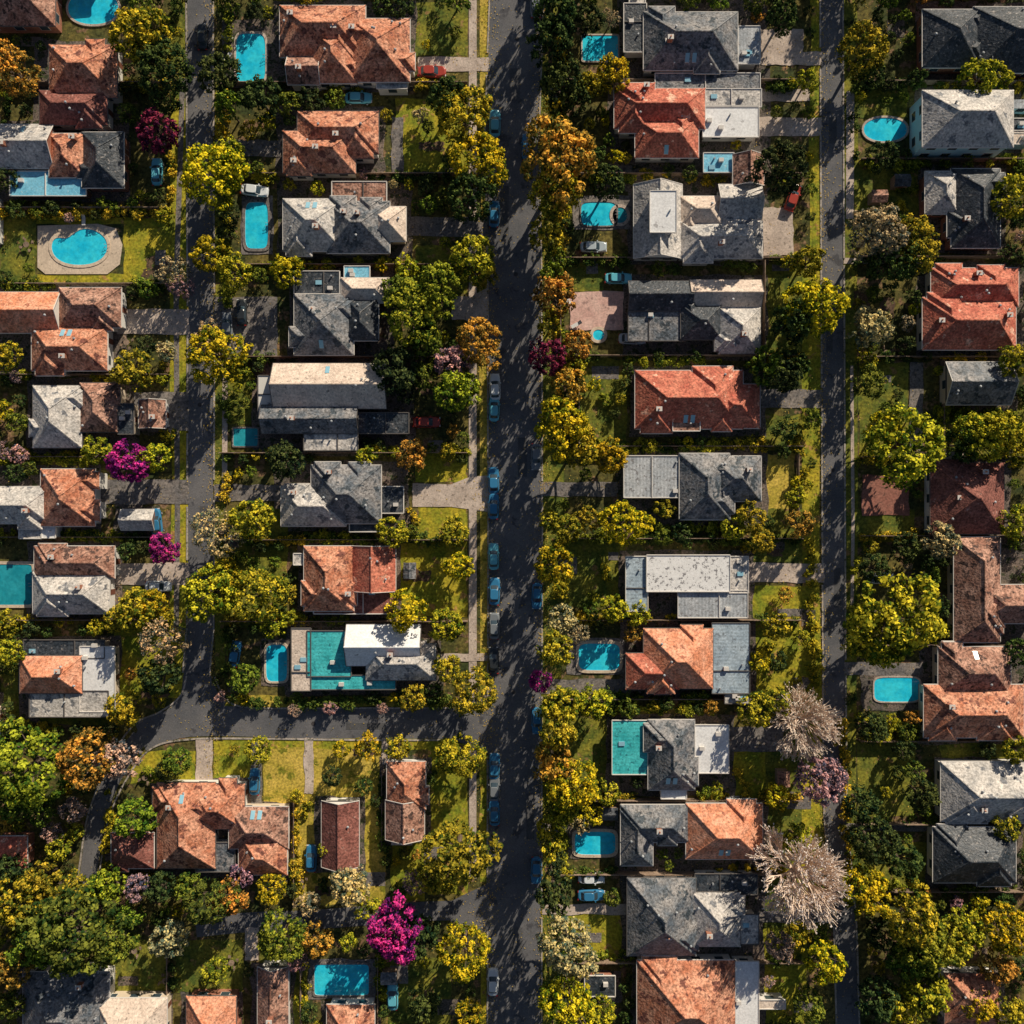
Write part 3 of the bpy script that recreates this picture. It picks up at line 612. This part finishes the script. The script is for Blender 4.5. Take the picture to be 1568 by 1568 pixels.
def treemesh(name,seed,nl=120,per=38,leaf=.05,lr=(.11,.21),zc=1.1,elong=1.0):
    r=np.random.default_rng(seed)
    ph=r.uniform(0,6.28,4); am=r.uniform(.03,.09,4)
    d=r.normal(size=(nl*3,3)); d/=np.linalg.norm(d,axis=1,keepdims=True); d=d[d[:,2]>-.35][:nl]; nl=len(d)
    az=np.arctan2(d[:,1],d[:,0]); mod=1+sum(am[k]*np.sin((k+2)*az+ph[k]) for k in range(4))
    outer=r.random(nl)<.82
    rad=np.where(outer,r.uniform(.76,.94,nl),r.uniform(.25,.72,nl))
    lc=d*(rad*mod)[:,None]*.95; lc[:,1]*=elong; lc[:,2]*=.85; lc[:,2]+=zc
    lrr=r.uniform(*lr,nl); lt=r.beta(.8,.9,nl)*np.where(outer,1,.3)*np.clip(.7+.5*d[:,2],.3,1.1)  # inner clumps greener; shade inside and low in crown painted in too
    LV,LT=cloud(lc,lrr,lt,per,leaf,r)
    BV=[];BF=[]
    tz=zc*.45
    limb(BV,BF,(0,0,0),(0.02,0,tz),.085,.06,7); limb(BV,BF,(0.02,0,tz),(0,.02,zc),.06,.035,6)
    for k in r.choice(nl,14,replace=False):
        st=np.array([0,0,tz+r.uniform(0,.4)*zc]); mid=(st+lc[k])/2+np.array([0,0,-.05]); limb(BV,BF,st,mid,.035,.022); limb(BV,BF,mid,lc[k],.022,.008)
    return finish(name,BV,BF,LV,LT)
def baremesh(name,seed,leafy=2600):
    r=np.random.default_rng(seed); BV=[];BF=[];tips=[]
    limb(BV,BF,(0,0,0),(0,0,.5),.07,.055,7)
    def rec(p,d,l,rad,lev):
        q=p+d*l
        limb(BV,BF,p,q,rad,rad*.6,3)
        if lev==0: tips.append((q+p)/2); tips.append(q); return
        for _ in range(4):
            nd=d+r.normal(size=3)*.25; nd[2]+=.04; nd/=np.linalg.norm(nd)
            rec(q if r.random()<.6 else p+d*l*r.uniform(.45,.9),nd,l*r.uniform(.7,.95),rad*.65,lev-1)
    for i in range(24):
        a=i*2.4; el=.05+1.15*r.random(); d=np.array([math.cos(a)*math.cos(el),math.sin(a)*math.cos(el),math.sin(el)])
        rec(np.array([0,0,.45]),d,.36,.030,3)
    t=np.array(tips); c=t[r.integers(0,len(t),leafy)]+r.normal(size=(leafy,3))*.02
    m=np.percentile(np.hypot(t[:,0],t[:,1]),92)
    nn=r.normal(size=(leafy,3)); nn[:,2]=abs(nn[:,2])+.6
    LV=leafquads(c,nn,np.full(leafy,.022),r); LT=np.repeat(r.uniform(.6,1,leafy),4)
    BV=[v/m for v in BV]
    return finish(name,BV,BF,LV/m,LT,"bark_pale")
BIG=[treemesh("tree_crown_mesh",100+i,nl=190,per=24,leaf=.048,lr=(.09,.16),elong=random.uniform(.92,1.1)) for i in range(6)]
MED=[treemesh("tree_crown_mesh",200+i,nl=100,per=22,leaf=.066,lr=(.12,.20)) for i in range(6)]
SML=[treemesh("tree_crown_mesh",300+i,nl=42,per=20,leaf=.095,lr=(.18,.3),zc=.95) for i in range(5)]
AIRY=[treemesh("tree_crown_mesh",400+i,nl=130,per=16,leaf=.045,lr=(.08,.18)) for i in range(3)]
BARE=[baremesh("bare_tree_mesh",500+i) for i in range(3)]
TC={'y':((1.0,0.70,0.03),"yellow_autumn_tree"),'yg':((0.76,0.62,0.04),"autumn_tree"),'g':((0.30,0.36,0.04),"green_tree"),'d':((0.13,0.17,0.04),"dark_green_tree"),
'o':((1.0,0.48,0.07),"orange_autumn_tree"),'pa':((0.90,0.66,0.27),"pale_autumn_tree"),'m':((0.85,0.06,0.32),"magenta_flowering_tree"),'dr':((0.34,0.05,0.09),"dark_red_tree"),'p':((0.88,0.50,0.37),"pink_autumn_tree"),
'lg':((0.50,0.55,0.04),"green_tree"),'b':((0.92,0.74,0.58),"bare_tree")}
def tree(x,y,r,t,tall=1.0):
    c,nm=TC[t]
    if t=='b': me=random.choice(BARE)
    elif t in('p','pa') and random.random()<.4: me=random.choice(AIRY)
    elif r>=38: me=random.choice(BIG)
    elif r>=22: me=random.choice(MED)
    else: me=random.choice(SML)
    R_=r*S*1.02; hs=random.uniform(1.1,1.35)*tall
    if r>45: hs=random.uniform(.95,1.1)*min(tall,1.2)
    zc_=R_*1.1*hs
    X,Y=P(x,y,zc_*1.1); k=R_*(CH-zc_)/CH
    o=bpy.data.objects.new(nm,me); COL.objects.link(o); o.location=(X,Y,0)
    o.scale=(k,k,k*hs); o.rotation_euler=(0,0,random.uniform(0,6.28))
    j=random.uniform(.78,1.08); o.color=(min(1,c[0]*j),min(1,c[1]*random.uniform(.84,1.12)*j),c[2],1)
    mark(x-r*.7,y-r*.7,x+r*.7,y+r*.7,0)
TREES="""215,50,46,yg;250,102,44,d;232,78,32,yg;20,108,38,o;240,200,34,dr;335,112,34,d;325,266,52,y;350,235,26,yg;318,388,28,y;357,415,28,yg;438,415,26,y;398,148,32,d;265,415,26,pa;278,440,20,p;330,545,48,y;318,520,28,pa;202,566,32,yg;8,545,24,yg;
195,708,34,m;237,700,24,yg;250,840,25,m;330,815,41,pa;385,795,34,yg;320,908,44,yg;395,912,44,yg;345,885,28,y;205,937,32,yg;180,948,22,yg;250,982,38,pa;243,1035,32,d;232,925,24,y;600,815,26,yg;695,815,24,yg;703,868,24,y;620,935,32,y;682,958,28,yg;
733,245,46,y;710,175,46,yg;685,150,32,d;722,300,40,d;725,395,36,yg;740,420,22,yg;632,480,50,lg;672,440,38,lg;610,445,28,g;650,520,28,g;735,524,38,o;692,555,28,p;700,598,35,lg;604,565,36,d;630,698,26,o;436,705,30,d;650,575,22,g;715,590,20,yg;
725,1060,38,yg;632,1070,22,yg;684,1022,22,yg;562,1145,21,y;608,1145,20,yg;703,1158,38,yg;395,1150,22,yg;450,1088,11,p;505,1085,11,p;585,1085,10,p;270,1165,22,g;255,1180,18,d;
40,1175,62,lg;15,1220,38,g;128,1165,44,o;180,1165,32,p;205,1255,32,lg;22,1380,42,yg;60,1350,30,yg;110,1430,70,g;60,1440,44,g;165,1440,40,g;165,1355,28,lg;210,1360,22,p;80,1275,18,p;110,1240,20,p;320,1382,38,g;352,1375,28,o;415,1362,24,y;430,1437,40,lg;258,1440,30,pa;22,1482,30,o;100,1360,30,yg;130,1370,24,yg;15,1330,26,d;60,1240,26,g;90,1300,20,yg;40,1410,28,yg;200,1400,22,g;
535,1358,32,pa;605,1425,45,m;640,1435,34,d;700,1308,54,yg;670,1340,32,yg;637,1350,22,p;710,1458,43,y;718,1555,24,y;560,1390,20,yg;500,1300,14,yg;470,1385,18,pa;485,1440,26,o;455,1470,20,p;370,1340,20,p;290,1360,24,g;
855,243,62,o;850,290,40,yg;838,355,30,yg;850,452,34,o;838,545,30,dr;885,528,24,o;872,590,30,o;880,560,20,yg;860,655,44,y;885,680,35,yg;935,698,27,y;850,865,33,y;955,802,38,y;900,795,22,yg;868,812,24,yg;940,932,23,yg;860,950,24,pa;885,970,18,pa;980,940,18,yg;
860,1082,30,yg;908,1078,26,yg;848,1168,34,o;878,1205,42,y;860,1235,30,yg;930,1215,20,yg;905,1250,18,y;870,1452,46,pa;870,1540,42,y;920,1550,24,yg;940,112,28,y;845,60,36,d;862,128,36,d;850,15,34,d;880,150,24,d;930,278,28,d;828,1044,18,m;838,1090,16,yg;890,1265,14,pa;838,1265,16,y;900,30,26,d;905,130,22,yg;
1150,792,24,yg;1165,828,22,yg;1125,808,20,yg;1175,560,30,g;1200,575,28,d;1215,555,24,d;1247,468,50,y;1215,490,32,d;1197,255,42,d;1240,400,24,yg;1238,122,18,yg;1215,400,16,yg;1160,1088,30,yg;1190,1075,24,yg;1163,1012,18,y;1190,1222,20,y;1240,1112,54,b;1258,1195,38,p;1235,1358,66,b;1265,1475,33,y;1195,1450,22,p;1190,960,20,yg;
1324,75,40,yg;1330,110,28,d;1345,355,45,pa;1398,372,46,yg;1370,400,40,d;1335,500,32,pa;1390,682,62,yg;1355,660,30,y;1500,668,38,yg;1530,660,38,yg;1475,680,28,d;1375,948,74,yg;1340,980,42,yg;1440,828,30,pa;1340,870,24,d;1325,1365,40,y;1398,1405,44,yg;1420,1450,44,lg;1390,1470,32,g;1455,1440,36,yg;1545,1425,40,y;1530,1480,28,o;1420,1520,36,yg;
1552,300,34,yg;1500,120,32,yg;1530,118,22,yg;1556,685,30,yg;1558,800,28,yg;1556,552,28,yg;1350,240,26,d;1560,1150,24,yg;1540,1265,24,yg;1340,1290,38,d;1320,1230,28,d;1385,1320,30,d;1480,1420,30,yg;1500,1540,26,y;1345,1530,32,d;1545,1550,26,yg;1240,1540,24,g;1350,1430,26,d;1375,1540,28,yg;
620,600,18,d;560,700,16,yg;10,275,18,d;15,1000,22,yg;190,1085,28,yg;8,955,20,yg;455,400,12,y;1560,1000,22,d;1550,390,18,d"""
for l in TREES.replace("\n","").split(";"):
    a=l.split(","); 
    xx=float(a[0]); tree(xx,float(a[1]),float(a[2]),a[3],1.35 if 825<xx<890 or 1180<xx<1260 else 1.0)
def wpick(x,y):
    return random.choices(['d','g','yg','y','pa','o','p'],[40,24,20,7,2,5,2])[0]
for y in range(-80,1640,25):
    x=843+random.uniform(-6,16); r=random.choice([16,20,24,28])
    if free(x,y,r*.36): tree(x,y,r,random.choice(['d','d','g','yg','yg']),random.uniform(1.7,2.4))
for y in range(-60,1000,55):
    x=342+random.uniform(-4,8); r=random.choice([14,16,20])
    if free(x,y,r*.4): tree(x,y,r,random.choice(['d','g','yg']),1.8)
cnt=0
for _ in range(12000):
    x=random.uniform(-20,1588);y=random.uniform(-20,1588);r=random.choice([8,9,10,12,14,16,20,24,26])
    if any(a<x<c and b<y<d and random.random()<.88 for a,b,c,d,k in LAWN[:38]): continue
    if free(x,y,r*.62): tree(x,y,r,wpick(x,y)); cnt+=1
    if cnt>430: break
cnt=0
for _ in range(3000):
    x=random.uniform(-300,1860);y=random.uniform(-300,1860)
    if -25<x<1590 and -25<y<1590: continue
    r=random.choice([18,26,34,44])
    if free(x,y,r*.7) : tree(x,y,r,wpick(x,y)); cnt+=1
    if cnt>150: break
# ---------------- fences and hedges ----------------
def fence(x0,y0,x1,y1,h=1.7):
    a=P(x0,y0);b=P(x1,y1); l=math.dist(a,b); n=max(1,int(l/2.4)); m=MB()
    ang=math.atan2(b[1]-a[1],b[0]-a[0])
    m.box(0,-.03,.08,l,.03,h-.06,"fence_wood"); m.box(0,-.06,h-.055,l,.06,h,"fence_wood")
    for i in range(n+1): m.box(i*l/n-.06,-.09,0,i*l/n+.06,-.035,h+.05,"fence_wood")
    m.obj("wooden_fence",loc=(a[0],a[1],0),rot=ang)
def hedge(x0,y0,x1,y1,dens=.8,col=None,rmax=12,name="hedge"):
    r=np.random.default_rng(int(abs(x0*3+y0*7)+x1))
    l=math.hypot(x1-x0,y1-y0); lc=[];lr=[];lt=[]
    k=int(l/9*dens)+1
    for i in range(k):
        t=r.random(); px=x0+(x1-x0)*t+r.normal()*3; py=y0+(y1-y0)*t+r.normal()*3; rad=r.uniform(5,rmax)
        if not free(px,py,rad*.35,hocc): continue
        X,Y=P(px,py,1); R_=rad*S; tt=r.random()
        for _ in range(int(5+rad*.8)):
            d=r.normal(size=3); d/=np.linalg.norm(d); q=r.uniform(.3,.85)
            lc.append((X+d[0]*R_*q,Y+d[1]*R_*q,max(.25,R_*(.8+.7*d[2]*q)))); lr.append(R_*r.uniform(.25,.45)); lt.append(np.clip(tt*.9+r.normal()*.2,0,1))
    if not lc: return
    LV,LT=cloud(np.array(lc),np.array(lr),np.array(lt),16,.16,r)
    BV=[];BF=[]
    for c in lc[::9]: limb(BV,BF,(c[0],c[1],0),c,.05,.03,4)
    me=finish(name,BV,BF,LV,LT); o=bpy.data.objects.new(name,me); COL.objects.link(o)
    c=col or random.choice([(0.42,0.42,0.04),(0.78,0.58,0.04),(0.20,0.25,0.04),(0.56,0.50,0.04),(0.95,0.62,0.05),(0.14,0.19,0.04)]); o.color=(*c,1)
ROWS={(0,262):[132,322,437,575,700,822,948],(340,716):[132,270,408,548,694,826,950],(858,1225):[128,270,398,546,684,824,948,1068,1222,1334,1468],(1314,1568):[130,248,396,548,700,820,986,1132,1258,1360]}
for (xa,xb),ys in ROWS.items():
    for y in ys:
        fence(xa,y,xb,y)
        n=max(2,int((xb-xa)/110))
        for i in range(n):
            if random.random()<.9: hedge(xa+(xb-xa)*i/n,y+random.uniform(-5,5),xa+(xb-xa)*(i+1)/n,y+random.uniform(-5,5),random.uniform(.8,1.8))
for x,a,b in [(347,0,1050),(862,0,700),(862,760,1568),(1312,130,1000),(1225,640,830),(262,120,300),(258,480,690)]:
    for y in range(a,b,120):
        y2=min(y+112,b)
        if random.random()<.8: hedge(x,y,x,y2,random.uniform(.6,1.6))
for a in [(350,1074,690,1074),(860,1068,1180,1068),(985,808,1100,808),(985,685,1070,685),(1160,1075,1230,1075),(960,552,1170,552),(0,437,260,437),(0,325,250,325),(0,692,180,692),(0,816,190,816),(345,692,600,692),(480,822,640,822),(1440,104,1560,118),(1440,628,1568,640),(830,1180,870,1260),(930,1085,1110,1090),(1315,1100,1410,1120),(1070,1222,1200,1222),(452,1215,452,1380),(586,1180,586,1300),(260,1440,260,1560),(463,1470,463,1560),(580,1460,580,1560),(655,1170,655,1270),(1290,1100,1300,1350),(1240,830,1250,1050),(170,1210,160,1340),(200,1345,300,1350),(0,1110,180,1125),(1440,548,1440,700),(1545,640,1545,700)]:
    hedge(*a,1.6,name="hedge")
fence(452,1215,452,1385,1.2); fence(586,1180,586,1300,1.2); fence(260,1440,260,1560,1.5); fence(463,1465,463,1568,1.5); fence(580,1460,580,1568,1.5);fence(1220,690,1220,790,1.3);fence(1168,400,1168,590,1.5);fence(858,400,858,546,1.5);fence(886,555,886,684,1.4);fence(1440,553,1440,698,1.5)
for (xa,xb) in ((0,262),(340,716),(858,1225),(1314,1568)):
    for yb in range(0,1568,130):
        for _ in range(6):
            x=random.uniform(xa,xb-40);y=random.uniform(yb,yb+120); a=random.choice([(26,0),(0,26),(16,16)])
            if free(x+a[0]/2,y+a[1]/2,7): hedge(x,y,x+a[0],y+a[1],1.6,rmax=9,name="garden_shrubs")
# fallen leaves
nL=15000
xs=np.concatenate([rng.normal(748,10,nL//5),rng.normal(834,8,nL//5),rng.normal(326,8,nL//8),rng.normal(1258,7,nL//8),rng.uniform(0,1568,nL)])
ys=rng.uniform(-20,1588,len(xs))
keep=np.array([free(x,y,2,hocc) for x,y in zip(xs,ys)]); xs=xs[keep];ys=ys[keep]
C=np.stack([(xs-784)*S,(784-ys)*S,np.full(len(xs),.165)],1); nn=rng.normal(size=(len(xs),3))*.25; nn[:,2]=1
LV=leafquads(C,nn,rng.uniform(.06,.14,len(xs)),rng)
me=bpy.data.meshes.new("fallen_leaves"); me.from_pydata(LV.tolist(),[],[tuple(4*i+j for j in range(4)) for i in range(len(xs))]); me.materials.append(MATS["leaf_litter"])
COL.objects.link(bpy.data.objects.new("fallen_leaves",me))
# ---------------- yard objects ----------------
def shed(x,y,a):
    e=empty("garden_shed",(*P(x,y),0)); e.rotation_euler=(0,0,a)
    w=MB(); w.box(-1.2,-.9,0,1.2,.9,2,"fence_wood"); w.obj("walls",e)
    r=MB(); m=random.choice(["slate","brown","dark"]); r.poly([(-1.35,-1.05,1.98),(1.35,-1.05,1.98),(1.35,0,2.5),(-1.35,0,2.5)],m); r.poly([(1.35,1.05,1.98),(-1.35,1.05,1.98),(-1.35,0,2.5),(1.35,0,2.5)],m)
    for sx in (-1.2,1.2): r.poly([(sx,-.9,2),(sx,.9,2),(sx,0,2.45)],m)
    r.obj("roof",e); d=MB(); d.box(-.4,-.94,.05,.4,-.902,1.8,"door_paint"); d.obj("door",e)
def lounger(x,y,a):
    b=MB(); b.box(-.3,-.9,.3,.3,.4,.38,"furniture_white"); b.poly([(-.3,.4,.38),(.3,.4,.38),(.3,.95,.75),(-.3,.95,.75)],"furniture_white")
    for sx in(-.25,.25):
        for sy in(-.8,.35): b.box(sx-.03,sy-.03,0,sx+.03,sy+.03,.3,"furniture_white")
    b.obj("sun_lounger",loc=(*P(x,y),.13),rot=a)
def table(x,y):
    b=MB(); b.cyl(0,0,.7,.75,.5,.5,"fence_wood",16); b.cyl(0,0,0,.7,.05,.05,"metal",8)
    for i in range(4):
        t=i*math.pi/2+.4; cx,cy=.95*math.cos(t),.95*math.sin(t); b.box(cx-.2,cy-.2,.4,cx+.2,cy+.2,.46,"fence_wood"); b.box(cx*1.2-.05,cy*1.2-.2,.46,cx*1.2+.05,cy*1.2+.2,.9,"fence_wood")
    b.obj("patio_table_set",loc=(*P(x,y),.05))
for i,(x,y) in enumerate([(130,338),(350,60),(350,90),(868,460),(882,498)]): lounger(x,y,i*1.3)
def anyfree(r,tries=60):
    for _ in range(tries):
        xa,xb=random.choice(((0,258),(345,700),(865,1220),(1318,1560))); x=random.uniform(xa,xb);y=random.uniform(5,1560)
        if free(x,y,r,hocc) and free(x,y,r*.6): return x,y
    return None
for fn,n,r in ((lambda x,y:shed(x,y,random.choice([0,1.57,0,3.14])),9,14),(table,12,10)):
    for _ in range(n):
        p=anyfree(r)
        if p: fn(*p); mark(p[0]-r,p[1]-r,p[0]+r,p[1]+r)
# ---------------- light, sky, camera ----------------
EL=math.radians(26); AZ=math.radians(30)
w=bpy.data.worlds.new("World"); scene.world=w; w.use_nodes=True
nt=w.node_tree; bg=nt.nodes["Background"]; sk=nt.nodes.new("ShaderNodeTexSky"); sk.sky_type='NISHITA'; sk.sun_disc=False; sk.sun_elevation=EL; sk.sun_rotation=AZ
nt.links.new(sk.outputs[0],bg.inputs[0]); bg.inputs[1].default_value=0.052
sd=bpy.data.lights.new("sun",'SUN'); sd.energy=5.0; sd.angle=math.radians(.5); sd.color=(1,.88,.70)
so=bpy.data.objects.new("sun",sd); COL.objects.link(so); so.location=(60,120,90)
from mathutils import Vector
dirv=Vector((-math.sin(AZ)*math.cos(EL),-math.cos(AZ)*math.cos(EL),-math.sin(EL)))
so.rotation_euler=dirv.to_track_quat('-Z','Y').to_euler()
cd=bpy.data.cameras.new("camera"); cam=bpy.data.objects.new("camera",cd); COL.objects.link(cam)
cam.location=(0,0,CH); cam.rotation_euler=(0,0,0); cd.sensor_width=36; cd.lens=18/((784*S)/CH); cd.clip_end=8000; cd.clip_start=1
scene.camera=cam
scene.view_settings.view_transform='Standard'; scene.view_settings.look='None'; scene.view_settings.exposure=0
print("objects",len(bpy.data.objects))
